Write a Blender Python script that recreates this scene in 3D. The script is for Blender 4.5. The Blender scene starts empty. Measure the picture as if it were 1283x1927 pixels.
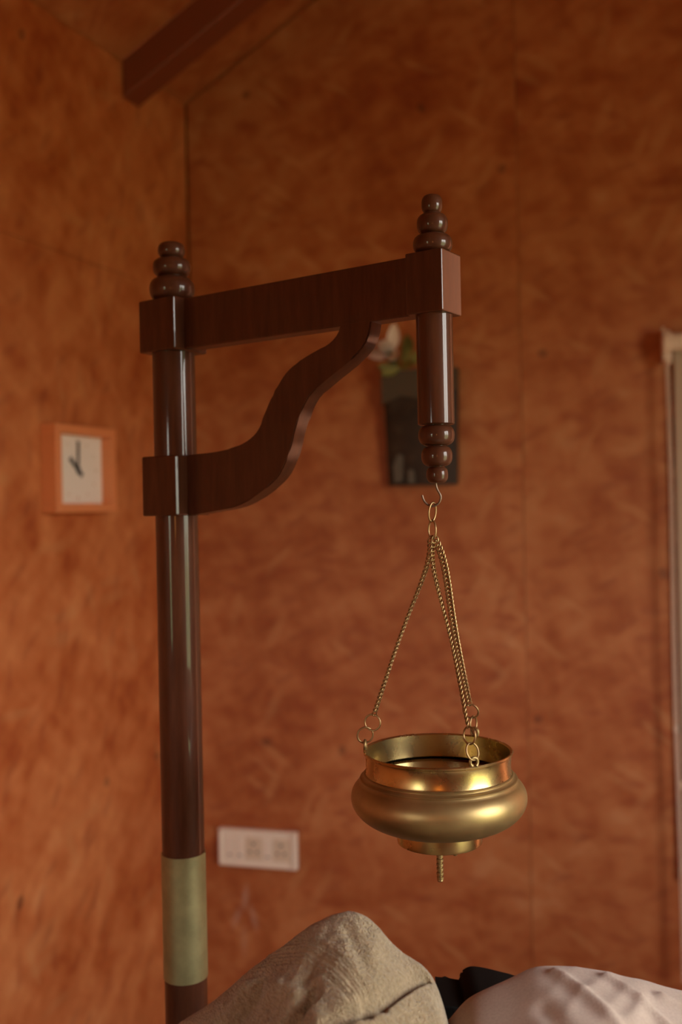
import bpy, bmesh, math, random
from mathutils import Vector, Matrix, noise

sc = bpy.context.scene
col = sc.collection
rnd = random.Random(7)
ZC = 1.72                                    # eye height above the floor

# ------------------------------------------------------------------ camera
ROLL = 0.02
cam = bpy.data.cameras.new('camera')
cam.sensor_fit = 'VERTICAL'; cam.sensor_height = 36; cam.sensor_width = 24; cam.lens = 35
cam.dof.use_dof = True; cam.dof.focus_distance = 1.10; cam.dof.aperture_fstop = 3.0
cam.clip_start = 0.02
co = bpy.data.objects.new('camera', cam); col.objects.link(co)
cr, sr = math.cos(ROLL), math.sin(ROLL)
co.matrix_world = Matrix(((cr, sr, 0, 0), (0, 0, -1, 0), (-sr, cr, 0, ZC), (0, 0, 0, 1)))
sc.camera = co

# ------------------------------------------------------------------ world, sun, exposure
w = bpy.data.worlds.new('sky'); sc.world = w; w.use_nodes = True
nt = w.node_tree; nt.nodes.clear()
wo = nt.nodes.new('ShaderNodeOutputWorld'); bg = nt.nodes.new('ShaderNodeBackground')
tc = nt.nodes.new('ShaderNodeTexCoord'); sx = nt.nodes.new('ShaderNodeSeparateXYZ')
rp = nt.nodes.new('ShaderNodeValToRGB'); mr = nt.nodes.new('ShaderNodeMapRange')
mr.inputs[1].default_value = -1; mr.inputs[2].default_value = 1
nt.links.new(tc.outputs['Generated'], sx.inputs[0]); nt.links.new(sx.outputs[2], mr.inputs[0])
nt.links.new(mr.outputs[0], rp.inputs[0]); nt.links.new(rp.outputs[0], bg.inputs[0]); nt.links.new(bg.outputs[0], wo.inputs[0])
e = rp.color_ramp.elements
e[0].position = 0.0; e[0].color = (.26, .23, .13, 1)
e[1].position = 1.0; e[1].color = (.92, .95, 1.0, 1)
x_ = e.new(.47); x_.color = (.22, .25, .12, 1)
x_ = e.new(.56); x_.color = (.95, .92, .84, 1)
bg.inputs[1].default_value = 33.0

sun = bpy.data.lights.new('sun', 'SUN'); sun.energy = 34.0; sun.angle = math.radians(1.5); sun.color = (1, .86, .68)
so = bpy.data.objects.new('sun', sun); col.objects.link(so)

sc.view_settings.view_transform = 'Standard'; sc.view_settings.look = 'None'
sc.view_settings.gamma = 1; sc.view_settings.use_curve_mapping = False
sc.view_settings.exposure = -0.84
sc.cycles.max_bounces = 8; sc.cycles.diffuse_bounces = 4; sc.cycles.glossy_bounces = 4
sc.cycles.use_denoising = True
sc.cycles.sample_clamp_indirect = 4.0
sc.cycles.caustics_reflective = False; sc.cycles.caustics_refractive = False

# ------------------------------------------------------------------ helpers
def tag(o, label=None, cat=None, group=None, kind=None):
    if label: o['label'] = label
    if cat: o['category'] = cat
    if group: o['group'] = group
    if kind: o['kind'] = kind
    return o

def empty(name, loc=(0, 0, 0), rz=0.0):
    o = bpy.data.objects.new(name, None); col.objects.link(o)
    o.location = loc; o.rotation_euler = (0, 0, rz); o.empty_display_size = .05
    return o

def link(name, me, mat=None, parent=None, loc=None, rot=None):
    if mat is not None and not me.materials: me.materials.append(mat)
    o = bpy.data.objects.new(name, me); col.objects.link(o)
    if parent: o.parent = parent
    if loc is not None: o.location = loc
    if rot is not None: o.rotation_euler = rot
    return o

def finish(bm, smooth=35):
    me = bpy.data.meshes.new('m')
    bmesh.ops.recalc_face_normals(bm, faces=bm.faces)
    bm.to_mesh(me); bm.free()
    if smooth:
        for p in me.polygons: p.use_smooth = True
        me.set_sharp_from_angle(angle=math.radians(smooth))
    return me

def box(x0, x1, y0, y1, z0, z1, bev=0.0, seg=2):
    bm = bmesh.new()
    r = bmesh.ops.create_cube(bm, size=1)
    for v in bm.verts:
        v.co = Vector(((x0 + x1) / 2 + v.co.x * (x1 - x0), (y0 + y1) / 2 + v.co.y * (y1 - y0), (z0 + z1) / 2 + v.co.z * (z1 - z0)))
    if bev: bmesh.ops.bevel(bm, geom=bm.edges[:], offset=bev, segments=seg, affect='EDGES', profile=.5)
    return finish(bm, 18)

def lathe(prof, n=64, smooth=40, cap=True):
    """prof: (radius, z) points, turned about Z."""
    bm = bmesh.new(); rings = []
    for r, z in prof:
        if r < 1e-6: rings.append([bm.verts.new((0, 0, z))])
        else: rings.append([bm.verts.new((r * math.cos(2 * math.pi * k / n), r * math.sin(2 * math.pi * k / n), z)) for k in range(n)])
    for A, B in zip(rings, rings[1:]):
        if len(A) == 1 and len(B) == 1: continue
        for k in range(n):
            q = (k + 1) % n
            if len(A) == 1: bm.faces.new((A[0], B[k], B[q]))
            elif len(B) == 1: bm.faces.new((A[k], B[0], A[q]))
            else: bm.faces.new((A[k], B[k], B[q], A[q]))
    if cap:
        for R in (rings[0], rings[-1]):
            if len(R) > 1: bm.faces.new(R)
    return finish(bm, smooth)

def tube_bm(bm, pts, r, n=8, closed=False, radii=None):
    pts = [Vector(p) for p in pts]; N = len(pts)
    rings = []; prev = None
    for i, p in enumerate(pts):
        if closed: t = (pts[(i + 1) % N] - pts[i - 1])
        else: t = pts[min(i + 1, N - 1)] - pts[max(i - 1, 0)]
        t.normalize()
        if prev is None:
            a = Vector((0, 0, 1)) if abs(t.z) < .9 else Vector((1, 0, 0))
            x = t.cross(a).normalized()
        else:
            x = (prev - t * prev.dot(t)).normalized()
        prev = x; y = t.cross(x)
        rr = radii[i] if radii else r
        rings.append([bm.verts.new(p + (x * math.cos(2 * math.pi * k / n) + y * math.sin(2 * math.pi * k / n)) * rr) for k in range(n)])
    m = N if closed else N - 1
    for i in range(m):
        A, B = rings[i], rings[(i + 1) % N]
        sh = 0
        if closed and i == N - 1:
            d = [sum((A[k].co - B[(k + s) % n].co).length for k in range(n)) for s in range(n)]
            sh = d.index(min(d))
        for k in range(n):
            bm.faces.new((A[k], A[(k + 1) % n], B[(k + 1 + sh) % n], B[(k + sh) % n]))
    if not closed:
        bm.faces.new(rings[0]); bm.faces.new(rings[-1])

def tube(pts, r, n=8, closed=False, radii=None):
    bm = bmesh.new(); tube_bm(bm, pts, r, n, closed, radii)
    return finish(bm, 60)

def smooth_path(P, sub=6):
    """Catmull-Rom through the points."""
    P = [Vector(p) for p in P]; out = []
    for i in range(len(P) - 1):
        p0, p1, p2, p3 = P[max(i - 1, 0)], P[i], P[i + 1], P[min(i + 2, len(P) - 1)]
        for k in range(sub):
            t = k / sub
            out.append(.5 * ((2 * p1) + (p2 - p0) * t + (2 * p0 - 5 * p1 + 4 * p2 - p3) * t * t + (3 * p1 - p0 - 3 * p2 + p3) * t ** 3))
    out.append(P[-1])
    return out

# ------------------------------------------------------------------ materials
def mat(name, color, rough=.5, metal=0, spec=.5, coat=0, coat_r=.1, **kw):
    m = bpy.data.materials.new(name); m.use_nodes = True
    b = m.node_tree.nodes['Principled BSDF']
    b.inputs['Base Color'].default_value = (*color, 1); b.inputs['Roughness'].default_value = rough
    b.inputs['Metallic'].default_value = metal; b.inputs['Specular IOR Level'].default_value = spec
    b.inputs['Coat Weight'].default_value = coat; b.inputs['Coat Roughness'].default_value = coat_r
    for k, v in kw.items(): b.inputs[k].default_value = v
    return m

class NG:
    def __init__(s, m): s.m = m; s.t = m.node_tree; s.b = s.t.nodes['Principled BSDF']
    def n(s, ty, **kw):
        o = s.t.nodes.new('ShaderNode' + ty)
        for k, v in kw.items():
            if k.startswith('i_'):
                key = k[2:]; key = int(key) if key.isdigit() else key.replace('_', ' ')
                o.inputs[key].default_value = v
            else: setattr(o, k, v)
        return o
    def l(s, a, b): s.t.links.new(a, b)
    def math(s, op, a, b=None, c=None):
        o = s.n('Math', operation=op)
        for i, v in enumerate((a, b, c)):
            if v is None: continue
            if isinstance(v, (int, float)): o.inputs[i].default_value = v
            else: s.l(v, o.inputs[i])
        return o.outputs[0]
    def ramp(s, fac, stops):
        o = s.n('ValToRGB'); cr = o.color_ramp
        cr.elements[0].position, cr.elements[0].color = stops[0][0], (*stops[0][1], 1)
        cr.elements[1].position, cr.elements[1].color = stops[-1][0], (*stops[-1][1], 1)
        for p, c in stops[1:-1]:
            q = cr.elements.new(p); q.color = (*c, 1)
        s.l(fac, o.inputs[0]); return o.outputs[0]
    def mix(s, fac, a, b, blend='MIX'):
        o = s.n('Mix', data_type='RGBA', blend_type=blend)
        for k, v in ((0, fac), (6, a), (7, b)):
            if isinstance(v, (int, float)): o.inputs[k].default_value = v
            elif isinstance(v, tuple): o.inputs[k].default_value = (*v, 1) if len(v) == 3 else v
            else: s.l(v, o.inputs[k])
        return o.outputs[2]
    def bump(s, h, strength, dist):
        o = s.n('Bump', i_Strength=strength, i_Distance=dist); s.l(h, o.inputs['Height']); s.l(o.outputs[0], s.b.inputs['Normal'])

OSB_RAMP = [(.15, (.30, .060, .013)), (.38, (.41, .112, .030)), (.52, (.47, .147, .046)), (.66, (.53, .185, .062)), (.85, (.60, .25, .10))]
LAY = [(8, 5.5, 3.0, .6), (-30, 6, 3.2, .55), (62, 6, 2.8, .5), (88, 8, 2.6, .35)]
def osb(name, stain=False, seed=0.0, turn=0, gain=1.0):
    """Strand board stained red-brown: overlapping long flakes in several directions (UV in metres)."""
    g = NG(mat(name, (.4, .12, .04), .5, spec=.4))
    uv = g.n('UVMap')
    nz = g.n('TexNoise', i_Scale=4.0, i_Detail=1.0, noise_dimensions='2D'); g.l(uv.outputs[0], nz.inputs['Vector'])
    dis = g.n('VectorMath', operation='MULTIPLY_ADD'); dis.inputs[1].default_value = (.06, .06, 0)
    g.l(nz.outputs['Color'], dis.inputs[0]); g.l(uv.outputs[0], dis.inputs[2])
    def strand(ang, sc_, st, off, det=1.5):
        mp = g.n('Mapping'); mp.inputs['Rotation'].default_value = (0, 0, math.radians(ang)); mp.inputs['Location'].default_value = (off + seed, off * 1.7, 0)
        g.l(dis.outputs[0], mp.inputs[0])
        m2 = g.n('Mapping'); m2.inputs['Scale'].default_value = (1, st, 1); g.l(mp.outputs[0], m2.inputs[0])
        nn = g.n('TexNoise', i_Scale=sc_, i_Detail=det, i_Roughness=.55, noise_dimensions='2D'); g.l(m2.outputs[0], nn.inputs['Vector'])
        return m2.outputs[0], nn.outputs[0]
    acc = None
    for k, (ang, sc_, st, wt) in enumerate(LAY):
        _, v = strand(ang + turn, sc_, st, 3.1 * k); t = g.math('MULTIPLY', g.math('SUBTRACT', v, .5), wt)
        acc = t if acc is None else g.math('ADD', acc, t)
    n2 = g.n('TexNoise', i_Scale=2.2, i_Detail=2.0, noise_dimensions='2D'); g.l(uv.outputs[0], n2.inputs['Vector'])
    acc = g.math('ADD', acc, g.math('MULTIPLY', g.math('SUBTRACT', n2.outputs[0], .5), .8))
    acc = g.math('MULTIPLY_ADD', acc, .72, .5)
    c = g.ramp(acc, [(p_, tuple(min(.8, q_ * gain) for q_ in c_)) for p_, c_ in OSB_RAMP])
    # single flakes: pale ones and dark red ones
    for (ang, sc_, st, off, thr, tint, amt) in ((35, 5.0, 4.5, 11.0, .90, (.64, .30, .12), .30), (-62, 4.5, 4.0, 17.0, .92, (.62, .29, .115), .28), (8, 7.0, 3.2, 23.0, .80, (.27, .045, .012), .34), (-25, 8.0, 3.0, 31.0, .84, (.25, .05, .016), .30)):
        m2, _ = strand(ang + turn, 1, st, off, 0)
        vo = g.n('TexVoronoi', i_Scale=sc_, voronoi_dimensions='2D'); g.l(m2, vo.inputs['Vector'])
        sp = g.n('SeparateColor'); g.l(vo.outputs['Color'], sp.inputs[0])
        mr_ = g.n('MapRange', i_1=.12, i_2=.42, i_3=1.0, i_4=0.0); g.l(vo.outputs['Distance'], mr_.inputs[0])
        f = g.math('MULTIPLY', g.math('MULTIPLY', g.math('GREATER_THAN', sp.outputs[0], thr), mr_.outputs[0]), amt)
        c = g.mix(f, c, tint)
    # dark specks of bark
    mk = g.n('TexVoronoi', i_Scale=9.0, voronoi_dimensions='2D'); g.l(dis.outputs[0], mk.inputs['Vector'])
    dk = g.math('LESS_THAN', mk.outputs['Distance'], .13)
    sp = g.n('SeparateColor'); g.l(mk.outputs['Color'], sp.inputs[0])
    dk = g.math('MULTIPLY', dk, g.math('GREATER_THAN', sp.outputs[1], .965))
    c = g.mix(g.math('MULTIPLY', dk, .45), c, (.07, .022, .01))
    if stain:                                                        # pale chalky smear under the switch plate
        tot = None
        for (cx, cz, rx, rz, an, s_) in ((.157, .465, .016, .055, -8, .75), (.125, .395, .017, .05, -22, .6), (.185, .40, .016, .055, 14, .65), (.150, .32, .016, .07, 0, .3),
                                         (1.03, .0, .001, .001, 0, 0)):
            mp = g.n('Mapping', vector_type='TEXTURE'); mp.inputs['Location'].default_value = (cx, cz, 0)
            mp.inputs['Rotation'].default_value = (0, 0, math.radians(an)); mp.inputs['Scale'].default_value = (rx, rz, 1)
            g.l(uv.outputs[0], mp.inputs[0])
            gr = g.n('TexGradient', gradient_type='QUADRATIC_SPHERE'); g.l(mp.outputs[0], gr.inputs[0])
            v = g.math('MULTIPLY', g.math('POWER', gr.outputs['Fac'], .5), s_)
            tot = v if tot is None else g.math('MAXIMUM', tot, v)
        c = g.mix(g.math('MULTIPLY', tot, .7), c, (.55, .36, .27))
    g.l(c, g.b.inputs['Base Color'])
    return g.m

M = {}
M['osb'] = osb('strand_board', gain=.93)  # gain tones the boards down, painting in the back wall's shade
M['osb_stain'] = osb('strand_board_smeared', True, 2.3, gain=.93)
M['osb_left_lit'] = osb('strand_board_side_lit', False, 9.4, 70, 1.2)  # same board, lightened to paint in the light this wall catches
M['backing'] = mat('wall_backing', (.16, .05, .02), .8)

def wood_dark():
    g = NG(mat('dark_stained_wood', (.03, .01, .006), .5, spec=.12, coat=.55, coat_r=.07))
    tcn = g.n('TexCoord'); mp = g.n('Mapping'); mp.inputs['Scale'].default_value = (40, 40, 5)
    g.l(tcn.outputs['Object'], mp.inputs[0])
    nz = g.n('TexNoise', i_Scale=2.0, i_Detail=5.0, i_Roughness=.65); g.l(mp.outputs[0], nz.inputs['Vector'])
    g.l(g.ramp(nz.outputs[0], [(.3, (.058, .017, .008)), (.55, (.085, .027, .012)), (.8, (.115, .039, .018))]), g.b.inputs['Base Color'])
    r = g.math('MULTIPLY_ADD', nz.outputs[0], .2, .36); g.l(r, g.b.inputs['Roughness'])
    g.bump(nz.outputs[0], .06, .001)
    return g.m
M['wood'] = wood_dark()

def brass(name, base, rough, var=.12, scale=30, stretch=(1, 1, 1)):
    g = NG(mat(name, base, rough, metal=1))
    tcn = g.n('TexCoord'); mp = g.n('Mapping'); mp.inputs['Scale'].default_value = stretch
    g.l(tcn.outputs['Object'], mp.inputs[0])
    nz = g.n('TexNoise', i_Scale=scale, i_Detail=5.0, i_Roughness=.6); g.l(mp.outputs[0], nz.inputs['Vector'])
    d = tuple(c * .72 for c in base)
    g.l(g.ramp(nz.outputs[0], [(.3, d), (.7, base)]), g.b.inputs['Base Color'])
    g.l(g.math('MULTIPLY_ADD', nz.outputs[0], var, rough - var / 2), g.b.inputs['Roughness'])
    return g.m
M['brass'] = brass('polished_brass', (.62, .46, .20), .28, .12, 22)
M['brass_satin'] = brass('satin_brass', (.44, .31, .135), .42, .10, 26); M['brass_satin'].node_tree.nodes['Principled BSDF'].inputs['Metallic'].default_value = .82
M['brass_chain'] = brass('dull_brass_chain', (.46, .31, .15), .40, .1, 60)
M['brass_sleeve'] = brass('aged_brass_sleeve', (.38, .33, .155), .5, .1, 40); M['brass_sleeve'].node_tree.nodes['Principled BSDF'].inputs['Metallic'].default_value = .55
M['steel'] = mat('dark_steel_wire', (.22, .16, .12), .42, metal=1)

def terry():
    g = NG(mat('beige_terry', (.55, .42, .28), .95, spec=.1, **{'Sheen Weight': .35, 'Sheen Roughness': .5}))
    tcn = g.n('TexCoord'); at = g.n('Attribute', attribute_name='band')
    v = g.n('TexVoronoi', i_Scale=620.0); g.l(tcn.outputs['Object'], v.inputs['Vector'])
    n1 = g.n('TexNoise', i_Scale=260.0, i_Detail=3.0); g.l(tcn.outputs['Object'], n1.inputs['Vector'])
    n0 = g.n('TexNoise', i_Scale=45.0, i_Detail=3.0); g.l(tcn.outputs['Object'], n0.inputs['Vector'])
    h = g.math('ADD', g.math('MULTIPLY', v.outputs['Distance'], -.6), g.math('MULTIPLY', n1.outputs[0], 1.1))
    inv = g.math('SUBTRACT', 1.0, at.outputs['Fac'])
    h = g.math('MULTIPLY', h, g.math('MULTIPLY_ADD', inv, .8, .2))
    g.bump(h, 1.0, .0036)
    f = g.math('MULTIPLY_ADD', n1.outputs[0], .6, g.math('MULTIPLY', n0.outputs[0], .4))
    c = g.ramp(f, [(.3, (.26, .185, .105)), (.5, (.40, .30, .18)), (.72, (.54, .42, .265))])
    c = g.mix(g.math('MULTIPLY', at.outputs['Fac'], .6), c, (.37, .285, .185))
    g.l(c, g.b.inputs['Base Color'])
    return g.m
M['terry'] = terry()

def cotton():
    g = NG(mat('greyish_cotton', (.46, .37, .31), .9, spec=.15, **{'Sheen Weight': .15}))
    tcn = g.n('TexCoord'); n1 = g.n('TexNoise', i_Scale=420.0, i_Detail=2.0); g.l(tcn.outputs['Object'], n1.inputs['Vector'])
    g.l(g.ramp(n1.outputs[0], [(.3, (.47, .37, .315)), (.7, (.54, .44, .375))]), g.b.inputs['Base Color'])
    g.bump(n1.outputs[0], .15, .0008)
    return g.m
M['cotton'] = cotton()
M['black'] = mat('black_vinyl', (.005, .004, .0035), .8, spec=.15)
M['clock_frame'] = mat('orange_wood_frame', (.78, .27, .10), .45)
M['clock_face'] = mat('cream_clock_face', (.93, .84, .74), .6)
M['ink'] = mat('black_ink', (.012, .012, .012), .5)
M['plastic'] = mat('ivory_plastic', (.88, .76, .63), .35)
M['plastic_shade'] = mat('ivory_plastic_insert', (.72, .58, .43), .4)
M['blind'] = mat('beige_blind_fabric', (.50, .36, .26), .85, spec=.1)
M['blind_plastic'] = mat('peach_blind_plastic', (.80, .60, .46), .4)

def slate():
    g = NG(mat('dark_slate', (.04, .03, .025), .7))
    tcn = g.n('TexCoord'); n1 = g.n('TexNoise', i_Scale=22.0, i_Detail=4.0); g.l(tcn.outputs['Object'], n1.inputs['Vector'])
    g.l(g.ramp(n1.outputs[0], [(.35, (.022, .010, .005)), (.6, (.040, .019, .009)), (.8, (.075, .05, .03))]), g.b.inputs['Base Color'])
    g.bump(n1.outputs[0], .5, .006)
    return g.m
M['slate'] = slate()
M['slate_rim'] = mat('grey_slate_collar', (.085, .056, .032), .75)
M['slate_streak'] = mat('pale_mineral_streak', (.11, .088, .066), .7)
M['petal'] = mat('blush_petal', (.95, .82, .74), .6, **{'Subsurface Weight': .2})
M['leaf'] = mat('olive_leaf', (.24, .21, .05), .6)
M['floor'] = mat('beige_tile_floor', (.34, .27, .21), .45)
M['ceiling'] = M['osb']
M['rafter'] = mat('stained_rafter', (.20, .045, .014), .5)
M['frame_wood'] = mat('window_frame_wood', (.22, .07, .03), .5)

# ------------------------------------------------------------------ the room
C = Vector((-.49, 3.3, 0)); U = Vector((.966, -.259, 0)).normalized(); W = Vector((-.391, -.9205, 0)).normalized()
NB = Vector((U.y, -U.x, 0))          # back wall normal, into the room
NL = Vector((-W.y, W.x, 0))                                          # left wall normal, into the room
if NB.dot(Vector((0, -1, 0))) < 0: NB = -NB
if NL.dot(Vector((1, 0, 0))) < 0: NL = -NL
TW, QD, EAVE, SLOPE = 3.4, 5.2, ZC + 1.364, .613; TR = TW / 2
RIDGE = EAVE + SLOPE * TR
def ceil_z(t): return EAVE + SLOPE * (t if t < TR else 2 * TR - t)
def P(t, q, z=0.0): return C + U * t + W * q + Vector((0, 0, z))

def slab(poly, org, ax, nrm, d0, d1, bev=0.0):
    """Extruded polygon: (s, z) points on a plane through org along ax, from depth d0 to d1 along nrm; UV in metres."""
    bm = bmesh.new(); uvl = bm.loops.layers.uv.new('UVMap')
    A = [bm.verts.new(org + ax * s + Vector((0, 0, z)) + nrm * d0) for s, z in poly]
    B = [bm.verts.new(org + ax * s + Vector((0, 0, z)) + nrm * d1) for s, z in poly]
    n = len(poly)
    bm.faces.new(A); bm.faces.new(B)
    for k in range(n): bm.faces.new((A[k], A[(k + 1) % n], B[(k + 1) % n], B[k]))
    if bev:
        ed = [x for x in bm.edges if x.verts[0] in B and x.verts[1] in B]
        bmesh.ops.bevel(bm, geom=ed, offset=bev, segments=1, affect='EDGES')
    bmesh.ops.recalc_face_normals(bm, faces=bm.faces)
    for f in bm.faces:
        for lp in f.loops:
            d = lp.vert.co - org; lp[uvl].uv = (d.dot(ax), lp.vert.co.z)
    me = bpy.data.meshes.new('slab'); bm.to_mesh(me); bm.free()
    return me

def rects_with_holes(s0, s1, z0, z1, holes):
    """Split a rectangle around rectangular holes."""
    ss = sorted({s0, s1, *[h[0] for h in holes], *[h[1] for h in holes]}); zs = sorted({z0, z1, *[h[2] for h in holes], *[h[3] for h in holes]})
    ss = [s for s in ss if s0 <= s <= s1]; zs = [z for z in zs if z0 <= z <= z1]
    out = []
    for a, b in zip(ss, ss[1:]):
        run = None
        for c, d in zip(zs, zs[1:]):
            m = ((a + b) / 2, (c + d) / 2)
            if any(h[0] < m[0] < h[1] and h[2] < m[1] < h[3] for h in holes):
                if run: out.append(run); run = None
            else: run = (a, b, run[2] if run else c, d)
        if run: out.append(run)
    return out

def struct(name, me, m, label=None):
    o = link(name, me, m); o['kind'] = 'structure'
    if label: o['label'] = label
    return o

def join_slabs(polys, org, ax, nrm, d0, d1):
    bm = bmesh.new()
    for p in polys:
        me = slab(p, org, ax, nrm, d0, d1); bm.from_mesh(me); bpy.data.meshes.remove(me)
    me = bpy.data.meshes.new('wall'); bm.to_mesh(me); bm.free(); return me

Z0 = Vector((0, 0, 0))
# floor
bm = bmesh.new(); vs = [bm.verts.new(P(t, q, z)) for z in (-.1, 0) for t, q in ((-.2, -.2), (TW + .2, -.2), (TW + .2, QD + .2), (-.2, QD + .2))]
for f in ((0, 1, 2, 3), (4, 5, 6, 7), (0, 1, 5, 4), (1, 2, 6, 5), (2, 3, 7, 6), (3, 0, 4, 7)): bm.faces.new([vs[k] for k in f])
struct('floor', finish(bm, 0), M['floor'])

def panels(parent, splits_s, splits_z, top_fn, org, ax, nrm, mats, holes=()):
    g = .0007
    for i, (a, b) in enumerate(zip(splits_s, splits_s[1:])):
        for j, (c, d) in enumerate(zip(splits_z, splits_z[1:])):
            hs = [h for h in holes if h[0] < b and h[1] > a and h[2] < d and h[3] > c]
            if hs:
                hs = [(max(h[0], a), min(h[1], b), max(h[2], c), min(h[3], d)) for h in hs]
                polys = [((r[0] + g * (r[0] == a), r[2]), (r[1] - g * (r[1] == b), r[2]), (r[1] - g * (r[1] == b), r[3]), (r[0] + g * (r[0] == a), r[3])) for r in rects_with_holes(a, b, c, d, hs)]
                me = join_slabs(polys, org, ax, nrm, 0, .012)
            else:
                lo = [(a + g, c + g), (b - g, c + g)]
                za, zb = min(d - g, top_fn(a + g)), min(d - g, top_fn(b - g))
                if za <= c + .02 and zb <= c + .02: continue
                hi = [(b - g, max(zb, c + g + .001))]
                # break points where the roof line crosses
                if d > top_fn(a) or d > top_fn(b):
                    for s in (x * .05 for x in range(int(b / .05), int(a / .05) - 1, -1)):
                        if a + g < s < b - g: hi.append((s, min(d - g, max(top_fn(s), c + g + .001))))
                hi.append((a + g, max(za, c + g + .001)))
                me = slab(lo + hi, org, ax, nrm, 0, .012, bev=0)
            link('panel', me, mats(i, j), parent)

# the strand boards are 12 mm thick and their faces lie in the wall planes, so the backing sits behind
BW = [(2.80, 3.32, .12, 3.0)]
bp = [((r[0], r[2]), (r[1], r[2]), (r[1], r[3]), (r[0], r[3])) for r in rects_with_holes(-.2, TW + .2, 0, EAVE, BW)] + [((-.2, EAVE), (TW + .2, EAVE), (TR, RIDGE))]
wb = struct('wall_back', join_slabs(bp, C - NB * .012, U, NB, -.1, 0), M['backing'], 'gable wall of red-brown stained strand board behind the stand')
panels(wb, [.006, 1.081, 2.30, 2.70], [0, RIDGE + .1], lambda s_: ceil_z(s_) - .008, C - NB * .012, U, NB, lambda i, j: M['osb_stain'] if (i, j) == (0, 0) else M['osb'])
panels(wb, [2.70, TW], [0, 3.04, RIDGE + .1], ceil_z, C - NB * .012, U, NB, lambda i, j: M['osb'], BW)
LW = []
wl = struct('wall_left', join_slabs([((r[0], r[2]), (r[1], r[2]), (r[1], r[3]), (r[0], r[3])) for r in rects_with_holes(0, QD, 0, EAVE, LW)], C - NL * .012, W, NL, -.1, 0), M['backing'],
            'side wall of strand board, its orange-brown lightened as if lit, that carries the clock')
panels(wl, [0, 1.22, 2.44, 3.66, QD], [0, 2.44, EAVE], lambda s: EAVE - .008, C - NL * .012, W, NL, lambda i, j: M['osb_left_lit'], LW)
RW = [(1.95, 3.0, .6, 2.6)]
wr = struct('wall_right', join_slabs([((r[0], r[2]), (r[1], r[2]), (r[1], r[3]), (r[0], r[3])) for r in rects_with_holes(0, QD, 0, EAVE, RW)], P(TW, 0), W, -NL, -.1, 0), M['osb'])
EW = [(.30, .85, 1.05, 2.2)]
rear = [((r[0], r[2]), (r[1], r[2]), (r[1], r[3]), (r[0], r[3])) for r in rects_with_holes(-.1, TW + .1, 0, EAVE, EW)] + [((-.1, EAVE), (TW + .1, EAVE), (TR, RIDGE))]
struct('wall_rear', join_slabs(rear, P(0, QD), U, -NB, -.1, 0), M['osb'])

def roof(name, t0, t1):
    bm = bmesh.new(); uvl = bm.loops.layers.uv.new('UVMap')
    vs = [bm.verts.new(P(t, q, ceil_z(t) + dz)) for dz in (0, .1) for t, q in ((t0, -.2), (t1, -.2), (t1, QD + .2), (t0, QD + .2))]
    for f in ((0, 1, 2, 3), (4, 5, 6, 7), (0, 1, 5, 4), (1, 2, 6, 5), (2, 3, 7, 6), (3, 0, 4, 7)):
        fc = bm.faces.new([vs[k] for k in f])
        for lp in fc.loops:
            d = lp.vert.co - C; lp[uvl].uv = (d.dot(U) * 1.17, d.dot(W))
    return struct(name, finish(bm, 0), M['ceiling'], None)
roof('ceiling', -.2, TR); roof('ceiling', TR, TW + .2)

# rafter along the gable wall, its lower end cut plumb at the side wall
def rafter():
    bm = bmesh.new(); uvl = None
    q0, q1, dep = .355, .27, .115
    pts = []
    for q in (q0, q1):
        for t in (0.0, TR):
            for dz in (-dep, .0):
                pts.append(bm.verts.new(P(t, q, ceil_z(t) + dz)))
    a0, a1, b0, b1, c0, c1, d0, d1 = pts
    for f in ((a0, a1, b1, b0), (c0, c1, d1, d0), (a0, b0, d0, c0), (a1, b1, d1, c1), (a0, a1, c1, c0), (b0, b1, d1, d0)): bm.faces.new(f)
    bmesh.ops.bevel(bm, geom=bm.edges[:], offset=.004, segments=1, affect='EDGES')
    return finish(bm, 20)
struct('trim_1', rafter(), M['rafter'], 'dark red-brown rafter climbing along the gable wall')

# windows out of view: frames in the openings, sky portals in them
def window(name, org, ax, nrm, s0, s1, z0, z1, mull=1):
    o = tag(empty(name, org + ax * (s0 + s1) / 2 + Vector((0, 0, z0))), kind='structure')
    inv = o.location
    def bar(n_, a, b, c, d):
        me = slab([(a, c), (b, c), (b, d), (a, d)], org - inv, ax, nrm, -.09, -.04); link(n_, me, M['frame_wood'], o)
    t = .05
    bar('window_frame', s0, s1, z0, z0 + t); bar('window_frame', s0, s1, z1 - t, z1)
    bar('window_frame', s0, s0 + t, z0 + t, z1 - t); bar('window_frame', s1 - t, s1, z0 + t, z1 - t)
    for k in range(mull):
        s = s0 + (s1 - s0) * (k + 1) / (mull + 1); bar('mullion', s - .02, s + .02, z0 + t, z1 - t)
    L = bpy.data.lights.new('sky_portal', 'AREA'); L.shape = 'RECTANGLE'; L.size = s1 - s0; L.size_y = z1 - z0
    L.cycles.is_portal = True
    lo = bpy.data.objects.new('sky_portal', L); col.objects.link(lo)
    ctr = org + ax * (s0 + s1) / 2 + Vector((0, 0, (z0 + z1) / 2)) - nrm * .11
    zax = -nrm; xax = ax; yax = zax.cross(xax)
    lo.matrix_world = Matrix(((xax.x, yax.x, zax.x, ctr.x), (xax.y, yax.y, zax.y, ctr.y), (xax.z, yax.z, zax.z, ctr.z), (0, 0, 0, 1)))
window('window_1', P(TW, 0), W, -NL, *RW[0], mull=1)
window('added_door_1', P(0, 0), U, NB, *BW[0], mull=0)  # doorway put in out of view, an opening for the pink glow
window('window_2', P(0, QD), U, -NB, *EW[0], mull=1)
cu_m = bpy.data.materials.new('added_peach_curtain'); cu_m.use_nodes = True; tr_ = cu_m.node_tree; tr_.nodes.remove(tr_.nodes['Principled BSDF'])
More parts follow.
